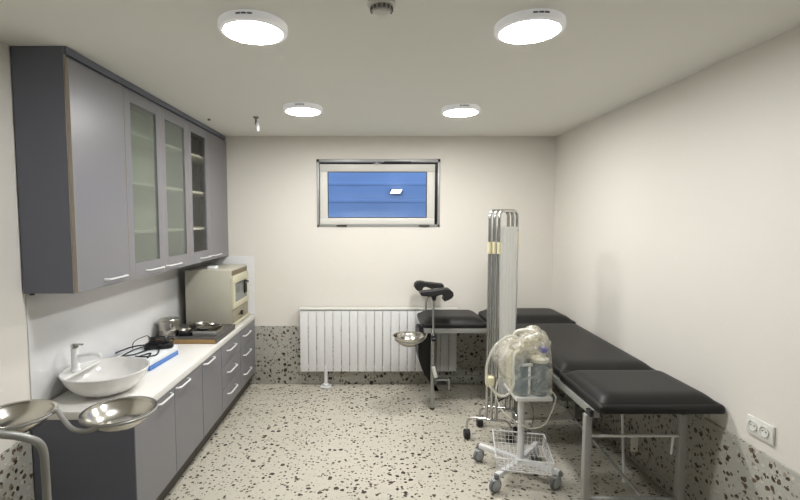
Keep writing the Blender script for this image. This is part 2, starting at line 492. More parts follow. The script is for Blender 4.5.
# ------------------------------------------------------------------ base cabinets and worktop
BX, BZ, BT = -1.159, .132, .661
def base_unit(label, y0, y1, fronts):
    t = root('base_cabinet', label, 'cabinet', (-1.4, (y0+y1)/2, 0), 'grey base cabinets under the worktop')
    xb, xf, th = XL+.014, BX-.022, .018
    bm = B()
    box(bm, xb, xf, y0, y0+th, BZ, BT); box(bm, xb, xf, y1-th, y1, BZ, BT)
    box(bm, xb, xf, y0+th, y1-th, BZ, BZ+th); box(bm, xb, xb+.006, y0+th, y1-th, BZ+th, BT)
    box(bm, xf-.09, xf, y0+th, y1-th, BT-th, BT)
    mesh_obj('carcass', bm, M['side'], t, smooth=0)
    mesh_obj('plinth', box(B(), xb, -1.217, y0+.001, y1-.001, .0, BZ-.001), M['dark'], t, smooth=0)
    for (kind, a, b, z0, z1, ha, hb, hz) in fronts:
        bm = box(B(), xf+.003, BX, a, b, z0, z1, .0012, 1)
        for f_ in bm.faces:
            c = f_.calc_center_median()
            if abs(c.y-a) < .0014 or abs(c.y-b) < .0014: f_.material_index = 1
        d = mesh_obj(kind, bm, [M['lam'], M['side']], t, smooth=0)
        if kind == 'drawer':
            b2 = B(); box(b2, xf-.4, xf+.002, a+.03, b-.03, z0+.02, z0+.03); box(b2, xf-.4, xf+.002, a+.03, a+.042, z0+.03, z1-.03)
            box(b2, xf-.4, xf+.002, b-.042, b-.03, z0+.03, z1-.03)
            mesh_obj('drawer_box', b2, M['shelf'], d, smooth=0)
        mesh_obj('handle', bow_handle(B(), BX, ha, hb, hz, .024, .006), M['alu'], d)
    return t
u = base_unit('two door grey base cabinet at the near end, under the round washbasin', 2.15, 3.0315,
          [('door', 2.153, 2.598, .134, .659, 2.375, 2.545, .637), ('door', 2.601, 3.029, .134, .659, 2.62, 2.79, .637)])
mesh_obj('end_panel', box(B(), XL+.014, BX-.0005, 2.1475, 2.1495, .0, BT), M['side'], u, smooth=0)
base_unit('single door grey base cabinet between the two door cabinet and the drawers', 3.0325, 3.4245,
          [('door', 3.035, 3.422, .134, .659, 3.06, 3.24, .637)])
dz = ((.487, .659, .590), (.311, .484, .415), (.134, .308, .240))
base_unit('grey three drawer base cabinet, first of two along the worktop', 3.4255, 3.9195,
          [('drawer', 3.428, 3.917, a, b, 3.55, 3.76, h) for a, b, h in dz])
base_unit('grey three drawer base cabinet touching the back wall', 3.9205, 4.411,
          [('drawer', 3.923, 4.408, a, b, 4.0, 4.21, h) for a, b, h in dz])
WT = .703
solo('worktop', box(B(), XL+.013, -1.152, 2.142, 4.411, BT+.001, WT, .003), M['quartz'],
     'white stone worktop running over the grey base cabinets along the left wall', 'worktop')

# washbasin and tap
t = root('washbasin', 'round white ceramic vessel basin on the near end of the worktop', 'basin', (-1.442, 2.415, WT))
cx, cy = -1.442, 2.415
bm = B(); R = .205
prof = [(0, .70370), (.095, .70370), (.11, .70750), (.15, .73250), (.185, .77250), (.2, .80550), (.205, .81950), (.203, .82350), (.198, .82250),
        (.192, .80950), (.178, .77950), (.145, .74250), (.1, .72450), (.03, .71850), (0, .71850)]
lathe(bm, prof, (cx, cy, 0), 56); mesh_obj('bowl', scaled(bm, (cx, cy, .7037), 1.035), M['ceramic'], t)
mesh_obj('drain', cyl(B(), (cx, cy, .71870), .022, .004, 20, bev=.0015), M['chrome'], t)
ca = [(cx+.204*math.cos(math.radians(a)), cy+.204*math.sin(math.radians(a))) for a in range(128, 236, 4)]
mesh_obj('tap_ledge', prism(B(), ca, 'z', .810, .8235), M['ceramic'], t)
fx, fy = -1.588, 2.385
t = root('faucet', 'white single lever tap standing on the rim of the round basin', 'tap', (fx, fy, .824))
bm = B(); lathe(bm, [(0, .8240), (.024, .8240), (.024, .828), (.020, .832), (.0185, .842), (.0185, .940), (.016, .946), (0, .946)], (fx, fy, 0), 24)
mesh_obj('body', bm, M['white'], t)
bm = B(); tube(bm, round_corners([(fx+.012, fy, .905), (fx+.085, fy+.012, .912), (fx+.118, fy+.018, .908), (fx+.124, fy+.02, .892)], .014, 5), .010, 12)
mesh_obj('spout', bm, M['white'], t)
bm = B(); cyl(bm, (fx, fy, .9465), .0185, .022, 20, bev=.004); box(bm, fx-.008, fx+.045, fy-.008, fy+.010, .962, .970, .003)
mesh_obj('lever', bm, M['chrome'], t)

# blue and white box with black cabled adapter
R2 = Matrix.Rotation(math.radians(-4), 3, 'Z')
def rotv(bm, c, R_):
    c = Vector(c)
    for v in bm.verts: v.co = R_ @ (v.co-c)+c
    return bm
t = root('device_box', 'flat white box with blue lower half lying behind the basin', 'box', (-1.490, 2.900, .70300))
bx0, bx1, by0, by1 = -1.605, -1.35, 2.735, 3.085
mesh_obj('base', rotv(box(B(), bx0, bx1, by0, by1, .70330, .73350, .003), (-1.470, 2.890, 0), R2), M['blue'], t)
mesh_obj('lid', rotv(box(B(), bx0+.001, bx1-.001, by0+.001, by1-.001, .73370, .77150, .004), (-1.470, 2.890, 0), R2), M['card'], t)
t = root('power_adapter', 'black power adapter with tangled leads lying on the blue and white box', 'adapter', (-1.420, 2.970, .76000))
bm = B(); pad(bm, -1.52, -1.34, 2.955, 3.035, .76050, .79650, .006, .015, .03, 10); rotv(bm, (-1.430, 2.995, 0), Matrix.Rotation(math.radians(14), 3, 'Z'))
mesh_obj('adapter_body', bm, M['black'], t)
bm = B()
tube(bm, smooth_path([(-1.510, 2.980, .77750), (-1.550, 2.920, .77250), (-1.570, 2.850, .76550), (-1.560, 2.780, .76550), (-1.490, 2.750, .76550), (-1.450, 2.800, .76650), (-1.420, 2.860, .76550), (-1.400, 2.800, .76550), (-1.390, 2.760, .76550)], 8), .0045, 8)
tube(bm, smooth_path([(-1.515, 2.990, .78250), (-1.580, 2.960, .77950), (-1.630, 2.920, .76750), (-1.660, 2.890, .75750)], 8), .005, 8)
tube(bm, smooth_path([(-1.460, 2.970, .772), (-1.480, 2.900, .76750), (-1.510, 2.830, .76550), (-1.550, 2.790, .76750), (-1.580, 2.750, .76550)], 8), .0045, 8)
tube(bm, smooth_path([(-1.420, 2.960, .772), (-1.390, 2.910, .76500), (-1.370, 2.820, .76500), (-1.420, 2.780, .76600), (-1.470, 2.765, .77450)], 8), .004, 8)
tube(bm, [(-1.43+.062*math.cos(a)*(1+.08*math.sin(3*a)), 2.985+.036*math.sin(a), .802+.003*math.sin(2*a)+.0006*k_) for k_, a in enumerate(i_*2*PI/20 for i_ in range(62))], .0042, 8)
tube(bm, smooth_path([(-1.39, 3.02, .80), (-1.36, 3.045, .81), (-1.34, 3.0, .80), (-1.37, 2.95, .79), (-1.40, 2.94, .80)], 8), .0045, 8)
mesh_obj('cable', bm, M['black'], t)
t.location.z += .012
bm = B(); tube(bm, smooth_path([(-1.650, 3.080, .70600), (-1.660, 3.100, .76750), (-1.645, 3.120, .79250), (-1.605, 3.140, .80950), (-1.580, 3.150, .81250), (-1.555, 3.180, .76750), (-1.540, 3.200, .70700)], 8), .0028, 8)
solo('wire_loop', bm, M['darkmetal'], 'thin dark wire looping up against the splashback behind the box', 'wire')

# instrument board with drum and dishes
t = root('instrument_board', 'flat wooden edged board with dark top on the worktop', 'board', (-1.41, 3.58, WT))
mesh_obj('wooden_edge', box(B(), -1.652, -1.172, 3.337, 3.805, WT+.0003, WT+.036, .002), M['wood'], t)
BTZ = WT+.043
mesh_obj('top_sheet_side_shade', box(box(B(), -1.654, -1.166, 3.335, 3.807, WT+.0363, BTZ, .001), -1.1715, -1.166, 3.339, 3.807, WT+.0003, WT+.0363), M['mat_'], t)  # second box: dark strip painting the shade on the board's right side
def drum(cx, cy, r, h, label):
    t = root('sterilising_drum', label, 'canister', (cx, cy, BTZ))
    z = BTZ+.0003
    mesh_obj('body', lathe(B(), [(0, z), (r-.003, z), (r, z+.003), (r, z+h*.35), (r+.0015, z+h*.37), (r, z+h*.39), (r, z+h*.7), (0, z+h*.7)], (cx, cy, 0), 40), M['brushed'], t)
    mesh_obj('lid', lathe(B(), [(0, z+h*.701), (r+.003, z+h*.701), (r+.003, z+h-.006), (r-.002, z+h), (0, z+h+.002)], (cx, cy, 0), 40), M['brushed'], t)
    bm = B(); tube(bm, round_corners([(cx-.02, cy, z+h), (cx-.02, cy, z+h+.012), (cx+.02, cy, z+h+.012), (cx+.02, cy, z+h)], .006, 4), .0025, 8)
    mesh_obj('knob', bm, M['chrome'], t)
    bm = B(); box(bm, cx+r*.55, cx+r*.55+.014, cy-r-.006, cy-r*.70, z+h*.55, z+h*.82, .002)
    mesh_obj('clasp', bm, M['chrome'], t)
drum(-1.560, 3.44, .074, .128, 'lidded round steel drum standing on the instrument board')
def dish(cx, cy, z, r, h, label, name='steel_dish', seg=36, sx=1, kidney=False):
    bm = B()
    lathe(bm, [(0, 0), (r*.72, 0), (r*.9, h*.5), (r*.97, h), (r*1.04, h+.001), (r*1.04, h-.002), (r*.99, h-.003), (r*.88, h*.42), (r*.7, .002), (0, .002)], (0, 0, 0), seg)
    for v in bm.verts:
        v.co.x *= sx
        if kidney: v.co.y += .35*(v.co.x**2)/r-.1*r
        v.co += Vector((cx, cy, z))
    return solo(name, bm, M['brushed'], label, 'dish', 'steel dishes on the instrument board')
bm = B(); box(bm, -1.475, -1.385, 3.40, 3.46, BTZ+.0003, BTZ+.022, .003)
solo('small_case', bm, M['black'], 'small black case between the steel drum and the stacked dishes', 'case')
dish(-1.435, 3.435, BTZ+.0225, .045, .024, 'small round steel dish on top of the small black case')
bm = B()
solo('steel_jar', lathe(bm, [(0, 0), (.028, 0), (.030, .004), (.030, .058), (.033, .060), (.033, .072), (.012, .078), (0, .079)], (-1.425, 3.56, BTZ+.0003), 28), M['brushed'], 'small lidded steel jar behind the black case on the board', 'jar')
def openbox(bm, x0, x1, y0, y1, z0, z1, th=.002, lip=.006):
    box(bm, x0, x1, y0, y1, z0, z0+th); box(bm, x0, x0+th, y0, y1, z0+th, z1); box(bm, x1-th, x1, y0, y1, z0+th, z1)
    box(bm, x0+th, x1-th, y0, y0+th, z0+th, z1); box(bm, x0+th, x1-th, y1-th, y1, z0+th, z1)
    box(bm, x0-lip, x1+lip, y0-lip, y0, z1-th, z1); box(bm, x0-lip, x1+lip, y1, y1+lip, z1-th, z1)
    box(bm, x0-lip, x0, y0, y1, z1-th, z1); box(bm, x1, x1+lip, y0, y1, z1-th, z1)
bm = B(); openbox(bm, -1.365, -1.188, 3.40, 3.57, BTZ+.0003, BTZ+.040)
solo('steel_tray', bm, M['brushed'], 'rectangular steel instrument tray with dishes stacked on it', 'tray')
dish(-1.276, 3.485, BTZ+.0405, .080, .022, 'wide steel kidney dish resting on the rectangular tray', 'kidney_dish', sx=1.12, kidney=True)
dish(-1.325, 3.49, BTZ+.0635, .050, .02, 'round steel dish, topmost left of the stack')
dish(-1.232, 3.475, BTZ+.0635, .038, .018, 'small round steel dish, topmost right of the stack')

# sterilizer
t = root('sterilizer', 'grey beige metal sterilizer oven with windowed cream door at the worktop end', 'oven', (-1.40, 4.08, WT))
sx0, sx1, sy0, sy1 = -1.592, -1.207, 3.83, 4.33
bm = B(); box(bm, sx0, sx1, sy0, sy1, .716, 1.203, .006)
mesh_obj('housing', bm, M['beige'], t)
for x, y in ((sx0+.03, sy0+.03), (sx0+.03, sy1-.03), (sx1-.03, sy0+.03), (sx1-.03, sy1-.03)):
    mesh_obj('foot', cyl(B(), (x, y, WT+.0003), .016, .0125, 14), M['rubber'], t)
mesh_obj('front_frame', box(B(), sx1+.0003, sx1+.006, sy0+.004, sy1-.004, .738, 1.199, .001), M['beige'], t)
mesh_obj('base_lip', box(B(), sx1+.0003, sx1+.024, sy0, sy1, .716, .7375, .002), M['cream'], t)
mesh_obj('vent_recess', box(B(), sx1+.0063, sx1+.009, sy0+.02, sy1-.02, 1.150, 1.190, .001), M['bezel'], t)
bm = B(); y0, y1 = sy0+.016, sy1-.016
box(bm, sx1+.0065, sx1+.020, y0, y1, .862, .912, .003); box(bm, sx1+.0065, sx1+.020, y0, y1, 1.078, 1.146, .003)
box(bm, sx1+.0065, sx1+.020, y0, y0+.055, .912, 1.078); box(bm, sx1+.0065, sx1+.020, y1-.05, y1, .912, 1.078)
d = mesh_obj('door', bm, M['cream'], t)
mesh_obj('window', box(B(), sx1+.01, sx1+.016, y0+.055, y1-.05, .912, 1.078), M['ovenpane'], d)
bm = B(); hy = 4.185
cyl(bm, (sx1+.016, hy, 1.060), .014, .03, 16, 'x', bev=.003); box(bm, sx1+.038, sx1+.052, hy-.095, hy+.035, 1.046, 1.064, .004)
box(bm, sx1+.038, sx1+.052, hy-.095, hy-.08, .962, 1.046, .004); box(bm, sx1+.0205, sx1+.034, hy+.018, hy+.034, .955, 1.046, .004)
mesh_obj('handle', bm, M['black'], d)
p = mesh_obj('control_panel', box(B(), sx1+.0065, sx1+.012, sy0+.02, sy1-.02, .743, .856, .002), M['greybeige'], t)
bm = B(); cyl(bm, (sx1+.0125, 4.08, .790), .02, .018, 20, 'x', bev=.003); box(bm, sx1+.0125, sx1+.016, 4.0, 4.16, .786, .794)
mesh_obj('dial', bm, M['black'], p)
solo('bottle_cap', box(B(), -1.425, -1.355, 3.90, 3.98, 1.2032, 1.226, .004), M['card'], 'small flat white lid lying on top of the sterilizer', 'lid')

# ------------------------------------------------------------------ radiator
n = 19; rx0, rx1 = -.703, .815; rw = (rx1-rx0)/n
ry, rz0, rz1 = 4.325, .157, .763
t = root('radiator', 'long white sectional radiator under the window', 'radiator', (.056, 4.36, 0))
for i in range(n):
    x = rx0+i*rw
    bm = B(); box(bm, x+.0022, x+rw-.0022, ry, ry+.007, rz0, rz1-.012, .002)
    box(bm, x+rw/2-.006, x+rw/2+.006, ry+.007, ry+.06, rz0+.03, rz1-.03)
    box(bm, x+.012, x+rw-.012, ry+.06, ry+.066, rz0+.02, rz1-.02)
    mesh_obj('section', bm, M['white'], t, smooth=30)
bm = B(); box(bm, rx0-.012, rx1+.006, ry-.002, ry+.07, rz1+.0, rz1+.012, .003); mesh_obj('top_cover', bm, M['offwhite'], t)
bm = B()
for i in range(60):
    x = rx0+.01+i*(rx1-rx0-.02)/60; box(bm, x, x+.014, ry-.0022, ry+.006, rz1-.010, rz1-.0015)
p = mesh_obj('top_grille', bm, M['grey'], t, smooth=0)
bm = B(); cyl(bm, (rx0-.004, ry+.034, rz0+.04), .016, rx1-rx0+.008, 14, 'x'); cyl(bm, (rx0-.004, ry+.034, rz1-.05), .016, rx1-rx0+.008, 14, 'x')
mesh_obj('header_pipe', bm, M['white'], t)
bm = B(); cyl(bm, (-.455, 4.33, .012), .017, .19, 16); p = mesh_obj('feed_pipe', bm, M['white'], t)
bm = B(); box(bm, -.508, -.402, 4.285, 4.375, .0008, .018, .006); cyl(bm, (-.455, 4.33, .0185), .03, .02, 18, bev=.004); mesh_obj('floor_plate', bm, M['white'], p)

# ------------------------------------------------------------------ socket
t = root('power_socket', 'white double power socket on the right wall above the terrazzo base', 'socket', (XR, 1.987, .635))
mesh_obj('cover_plate', box(B(), XR-.012, XR-.0005, 1.925, 2.068, .639, .724, .004), M['offwhite'], t)
for y in (1.968, 2.03):
    bm = B(); lathe(bm, [(.0, -.0135), (.019, -.0135), (.021, -.014), (.021, -.0175), (.024, -.0175), (.024, -.0122), (0, -.0122)], (XR, y, .684), 24, 'x')
    ins = mesh_obj('socket_insert', bm, M['offwhite'], t)
    bm = B()
    for dy in (-.009, .009): cyl(bm, (XR-.0150, y+dy, .685), .003, .0013, 10, 'x')
    mesh_obj('pin_hole', bm, M['black'], ins)

# ------------------------------------------------------------------ ceiling fittings
def ceiling_light(loc, label, lm):
    t = root('ceiling_light', label, 'ceiling light', loc, 'round ceiling lights')
    x, y, z = loc
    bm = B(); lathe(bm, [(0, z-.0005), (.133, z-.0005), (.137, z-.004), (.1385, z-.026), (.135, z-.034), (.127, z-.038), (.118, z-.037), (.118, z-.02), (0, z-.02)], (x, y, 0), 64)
    mesh_obj('housing', bm, M['glowing'], t)
    bm = B(); lathe(bm, [(0, z-.021), (.1172, z-.021), (.1172, z-.0365), (.113, z-.039), (.1, z-.040), (0, z-.041)], (x, y, 0), 64)
    mesh_obj('diffuser', bm, M[lm], t)
    bm = B()
    for a in (-.17, -.01, .15):
        an = -PI/2+a; p = Vector((x+.1378*math.cos(an), y+.1378*math.sin(an), z-.016))
        box(bm, p.x-.009, p.x+.009, p.y-.002, p.y+.001, p.z-.003, p.z+.003, rot=Matrix.Rotation(an+PI/2, 3, 'Z'))
    mesh_obj('vent_slot', bm, M['darkslot'], t, smooth=0)
    return t
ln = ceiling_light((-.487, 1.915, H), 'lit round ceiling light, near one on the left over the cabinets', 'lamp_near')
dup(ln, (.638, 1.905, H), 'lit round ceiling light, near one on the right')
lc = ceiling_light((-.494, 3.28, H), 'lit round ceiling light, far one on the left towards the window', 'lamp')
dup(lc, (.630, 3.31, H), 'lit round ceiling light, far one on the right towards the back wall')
t = root('smoke_detector', 'small white smoke detector on the ceiling at the top photo edge', 'smoke detector', (.033, 1.725, H))
bm = B(); lathe(bm, [(0, H-.0005), (.052, H-.0005), (.053, H-.014), (.045, H-.02), (0, H-.02)], (.033, 1.725, 0), 36); mesh_obj('base', bm, M['offwhite'], t)
bm = B(); lathe(bm, [(0, H-.0205), (.041, H-.0205), (.037, H-.036), (0, H-.036)], (.033, 1.725, 0), 36); mesh_obj('grille', bm, M['grille'], t)
bm = B(); lathe(bm, [(0, H-.0365), (.032, H-.0365), (.03, H-.043), (.018, H-.050), (0, H-.051)], (.033, 1.725, 0), 36); mesh_obj('cap', bm, M['offwhite'], t)
bm = B()
for k in range(14):
    a = 2*PI*k/14; p = Vector((.033+.0405*math.cos(a), 1.725+.0405*math.sin(a), H-.028))
    box(bm, p.x-.004, p.x+.004, p.y-.002, p.y+.002, p.z-.006, p.z+.006, rot=Matrix.Rotation(a+PI/2, 3, 'Z'))
mesh_obj('vent_slot', bm, M['darkslot'], t, smooth=0)
t = root('ceiling_sensor', 'small white drop shaped fitting hanging from the ceiling by the wall cabinets', 'sensor', (-.908, 3.6, H))
bm = B(); lathe(bm, [(0, H-.0005), (.022, H-.0005), (.02, H-.01), (0, H-.012)], (-.908, 3.6, 0), 20); mesh_obj('base', bm, M['grey'], t)
bm = B(); tube(bm, [(-.908, 3.6, H-.011), (-.908, 3.6, H-.06)], .008, 10); mesh_obj('stem', bm, M['grey'], t)
bm = B(); lathe(bm, [(0, H-.115), (.012, H-.11), (.018, H-.09), (.016, H-.065), (.008, H-.04), (0, H-.036)], (-.896, 3.6, 0), 20); mesh_obj('bulb', bm, M['alu'], t)
bm = B(); lathe(bm, [(0, H-.0005), (.012, H-.0005), (.009, H-.012), (0, H-.014)], (-1.299, 3.675, 0), 14)
solo('ceiling_screw', bm, M['grey'], 'tiny grey screw cap in the ceiling above the wall cabinets', 'screw')

# ------------------------------------------------------------------ examination couch
t = root('exam_couch', 'long black padded examination couch on grey steel legs along the right wall', 'couch', (1.44, 2.95, 0))
bm = B(); pad(bm, 1.122, 1.755, 2.185, 2.688, .668, .710, .040, .022, .025, dw=.10); mesh_obj('foot_pad', bm, M['leather'], t)
bm = B(); pad(bm, 1.135, 1.752, 2.695, 3.815, .668, .710, .038, .022, .025, dw=.10)
for v in bm.verts: v.co.z += (v.co.y-2.695)*.022-.002
mesh_obj('back_pad', bm, M['leather'], t)
bm = B(); s = .018
for x in (1.138, 1.70): box(bm, x-s, x+s, 2.25, 3.74, .622, .664, .003)
for y in (2.40, 2.71, 3.71): box(bm, 1.156, 1.682, y-s, y+s, .622, .661, .003)
mesh_obj('bed_frame', bm, M['tube'], t)
for x, y in ((1.118, 2.30), (1.613, 2.30), (1.15, 3.59), (1.65, 3.59)):
    bm = B(); box(bm, x-.018, x+.018, y-.018, y+.018, .014, .6215, .004)
    l = mesh_obj('leg', bm, M['tube'], t)
    mesh_obj('foot_cap', box(B(), x-.021, x+.021, y-.021, y+.021, .0006, .0137, .004), M['rubber'], l)
bm = B(); box(bm, 1.1365, 1.5945, 2.29, 2.31, .14, .17, .002); mesh_obj('cross_bar', bm, M['tube'], t)
bm = B(); box(bm, 1.1685, 1.6315, 3.58, 3.60, .165, .195, .002); mesh_obj('cross_bar', bm, M['tube'], t)
bm = B(); tube(bm, [(1.1365, 2.30, .503), (1.5945, 2.30, .503)], .007, 10); mesh_obj('tie_rod', bm, M['white'], t)
bm = B(); tube(bm, [(1.43, 2.31, .155), (1.5, 3.55, .175)], .008, 10); mesh_obj('diagonal_brace', bm, M['tube'], t)
bm = B(); tube(bm, [(1.505, 2.68, .61), (1.503, 2.62, .07)], .0075, 10); box(bm, 1.494, 1.512, 2.611, 2.629, .060, .072, .003); mesh_obj('prop_rod', bm, M['white'], t)
bm = B(); box(bm, 1.528, 1.572, 2.606, 2.609, .255, .345, .001); cyl(bm, (1.55, 2.604, .275), .006, .0022, 12, 'y', mi=1)
tube(bm, [(1.50, 2.64, .335), (1.532, 2.61, .34)], .0025, 8)
mesh_obj('paper_tag', bm, [M['paper'], M['darkslot']], t)['label'] = 'pale tag'
bm = B(); tube(bm, [(1.57, 2.30, .505), (1.568, 2.31, .40)], .006, 10); mesh_obj('ratchet_rod', bm, M['white'], t)
mesh_obj('hinge_cap', box(B(), 1.100, 1.1195, 2.236, 2.285, .630, .662, .003), M['black'], t)

# ------------------------------------------------------------------ gynaecological chair along the back wall
t = root('gynaecological_chair', 'black gynaecological examination chair with knee rests against the back wall', 'chair', (1.05, 4.05, 0))
bm = B(); pad(bm, .420, .994, 3.825, 4.312, .704, .742, .045, .02, .05); mesh_obj('seat_pad', bm, M['leather'], t)
bm = B(); pad(bm, 1.005, 1.752, 3.825, 4.318, .706, .756, .045, .02, .05); mesh_obj('back_pad', bm, M['leather'], t)
# leg section folded down at the left end: curved pad
bm = B(); sec = []
for k in range(13):
    u = k/12; z = .648-.50*u
    xo = .412+.02*u+.12*u**3-.030*math.sin(PI*u); xi = .505+.045*u**2
    sec.append((xo, xi, z))
poly = [(a, z) for a, b, z in sec]+[(b, z) for a, b, z in reversed(sec)]
prism(bm, poly, 'y', 3.88, 4.24)
bmesh.ops.bevel(bm, geom=[e for e in bm.edges if abs(e.verts[0].co.y-e.verts[1].co.y) < .001], offset=.012, segments=2, affect='EDGES')
mesh_obj('leg_pad', bm, M['leather'], t)
bm = B()
for y in (3.845, 4.27): box(bm, .44, 1.735, y-.018, y+.018, .659, .701, .003)
for x in (.47, .99, 1.68): box(bm, x-.018, x+.018, 3.8635, 4.2515, .659, .697, .003)
mesh_obj('chair_frame', bm, M['tube'], t)
for x, y in ((.512, 3.815), (.60, 4.27), (1.68, 3.845), (1.68, 4.27)):
    bm = B(); tube(bm, [(x, y, .014), (x, y, .660)], .0165, 14); l = mesh_obj('leg', bm, M['tube'], t)
    mesh_obj('foot_cap', cyl(B(), (x, y, .0006), .02, .0132, 16, bev=.003), M['rubber'], l)
bm = B(); tube(bm, [(.617, 4.27, .13), (1.662, 4.27, .13)], .010, 10); mesh_obj('stretcher', bm, M['tube'], t)
bm = B(); tube(bm, [(.520, 3.83, .30), (.596, 4.258, .08)], .006, 10); mesh_obj('leg_brace', bm, M['tube'], t)
bm = B(); box(bm, -.016, .016, -.011, .011, -.050, .050, .005)
for v in bm.verts: v.co = Matrix.Rotation(math.radians(-16), 3, 'Y') @ v.co+Vector((.527, 3.785, .335))
mesh_obj('height_lever', bm, M['offwhite'], t)['label'] = 'white lever'
bm = B(); box(bm, .5285, .66, 3.808, 3.822, .250, .260, .002); box(bm, .650, .66, 3.808, 3.822, .17, .250, .002); mesh_obj('bracket', bm, M['tube'], t)
mesh_obj('release_block', box(B(), .56, .625, 3.803, 3.827, .215, .2495, .004), M['black'], t)
# knee rests on rods
def knee_rest(y0, y1, cx, cz, flip, dy=0):
    prof = [(-.125, .028), (-.05, .036), (.03, .046), (.07, .056), (.105, .052), (.128, .03), (.132, .0), (.118, -.022), (.09, -.04), (.06, -.05)]
    inn = [(.055, -.036), (.062, -.02), (.055, .0), (.035, .008), (.015, .002), (.0, -.006), (-.02, -.012), (-.07, -.006), (-.12, -.002), (-.132, .012)]
    poly = [(cx+flip*u, cz+v*.95) for u, v in prof+inn]
    bm = B(); prism(bm, poly, 'y', y0, y1)
    bmesh.ops.bevel(bm, geom=[e for e in bm.edges if abs(e.verts[0].co.y-e.verts[1].co.y) < .001], offset=.010, segments=2, affect='EDGES')
    return bm
def rest(bm, rod, clampz, label):
    k = mesh_obj('support_rod', rod, M['chrome'], t)
    p = mesh_obj('knee_rest', bm, M['rubber'], k); p['label'] = label
    return k
rod = B(); tube(rod, smooth_path([(.508, 3.755, .50), (.508, 3.755, .80), (.509, 3.755, .93), (.511, 3.755, .998)], 6), .0085, 12)
k = rest(knee_rest(3.68, 3.820, .527, 1.006, 1.04), rod, .6, 'front knee rest')
bm = B(); lathe(bm, [(0, .955), (.014, .955), (.018, .97), (.024, 1.003), (0, 1.003)], (.511, 3.755, 0), 18); mesh_obj('socket_cone', bm, M['black'], k)
bm = B(); cyl(bm, (.508, 3.755, .61), .017, .05, 16, bev=.004); cyl(bm, (.508, 3.70, .635), .015, .04, 14, 'y', bev=.004); box(bm, .495, .523, 3.768, 3.798, .62, .65)
mesh_obj('clamp', bm, M['black'], k)
rod = B(); tube(rod, smooth_path([(.505, 4.262, .56), (.505, 4.262, .80), (.510, 4.262, .86), (.550, 4.25, .955), (.565, 4.25, .985)], 6), .0085, 12)
k = rest(knee_rest(4.18, 4.318, .528, .998, -1.04), rod, .6, 'rear knee rest')
bm = B(); cyl(bm, (.505, 4.262, .605), .017, .05, 16, bev=.004); box(bm, .490, .520, 4.238, 4.262, .615, .645); mesh_obj('clamp', bm, M['black'], k)
# bowl holder bracket
hx, hy, hz = .302, 3.72, .628
bm = B(); tube(bm, [(hx+.116*math.cos(a*2*PI/40), hy+.116*math.sin(a*2*PI/40), hz+.006) for a in range(40)], .0045, 8, closed=True)
tube(bm, smooth_path([(hx+.116, hy, hz+.006), (.44, 3.75, .640), (.47, 3.83, .672)], 6), .006, 10)
mesh_obj('bowl_ring', bm, M['tube'], t)

def bowl_mesh(c, r, h, flat=.45):
    bm = B(); x, y, z = c
    prof = [(0, 0), (r*flat, .001), (r*.68, h*.22), (r*.86, h*.55), (r*.95, h*.9), (r*.97, h), (r*1.05, h+.002), (r*1.05, h-.001), (r*.985, h-.002), (r*.935, h*.85), (r*.845, h*.55), (r*.66, h*.24), (r*flat*.98, .0035), (0, .003)]
    lathe(bm, prof, (x, y, z), 48); return bm
solo('steel_bowl', bowl_mesh((hx, hy, .586), .132, .082), M['steel'], 'stainless steel bowl hung at the left end of the gynaecological chair', 'bowl', 'stainless steel bowls')

# ------------------------------------------------------------------ basin stand near the left edge
t = root('basin_stand', 'grey tubular stand holding two steel bowls before the cabinet end', 'stand', (-1.255, 1.66, 0))
c1, c2, rb = (-1.388, 1.722), (-1.003, 1.757), .133
rz = .872
for (x, y), nm in ((c1, 'left'), (c2, 'right')):
    bm = B(); tube(bm, [(x+rb*math.cos(a*2*PI/48), y+rb*math.sin(a*2*PI/48), rz) for a in range(48)], .006, 10, closed=True)
    mesh_obj('bowl_ring', bm, M['tube'], t)
bm = B()
tube(bm, smooth_path([(-1.518, 1.67, rz-.012), (-1.47, 1.590, .876), (-1.40, 1.564, .880), (-1.33, 1.572, .868), (-1.272, 1.610, .838), (-1.238, 1.650, .782), (-1.236, 1.66, .66), (-1.236, 1.66, .45), (-1.236, 1.66, .06)], 8), .0145, 14)
mesh_obj('pole', bm, M['tube'], t)
bm = B(); tube(bm, smooth_path([(c1[0]+rb-.004, 1.735, rz+.002), (-1.238, 1.742, rz+.006), (-1.20, 1.715, rz-.010), (-1.13, 1.665, rz-.028), (-1.06, 1.634, rz-.022), (c2[0]-.01, c2[1]-rb, rz-.004)], 8), .009, 12)
mesh_obj('cross_arm', bm, M['tube'], t)
bm = B()
for a in (30, 150, 270):
    x, y = -1.24+.24*math.cos(math.radians(a)), 1.66+.24*math.sin(math.radians(a))
    tube(bm, smooth_path([(-1.24, 1.66, .085), (-1.24+.5*(x+1.24), 1.66+.5*(y-1.66), .07), (x, y, .046)], 5), .012, 10)
    lathe(bm, [(0, -.012), (.018, -.012), (.02, -.006), (.02, .006), (.018, .012), (0, .012)], (x, y, .0205), 18, 'x', mi=1)
mesh_obj('base', bm, [M['tube'], M['rubber']], t)
bl = solo('steel_bowl', bowl_mesh((c1[0], c1[1], rz-.060), .1295, .067), M['steel'], 'left steel bowl on the basin stand, cut by the photo edge', 'bowl', 'stainless steel bowls')
o = bl.copy(); COL.objects.link(o); o.location = bl.location+Vector((c2[0]-c1[0], c2[1]-c1[1], 0)); o['label'] = 'right steel bowl on the basin stand, in front of the worktop end'

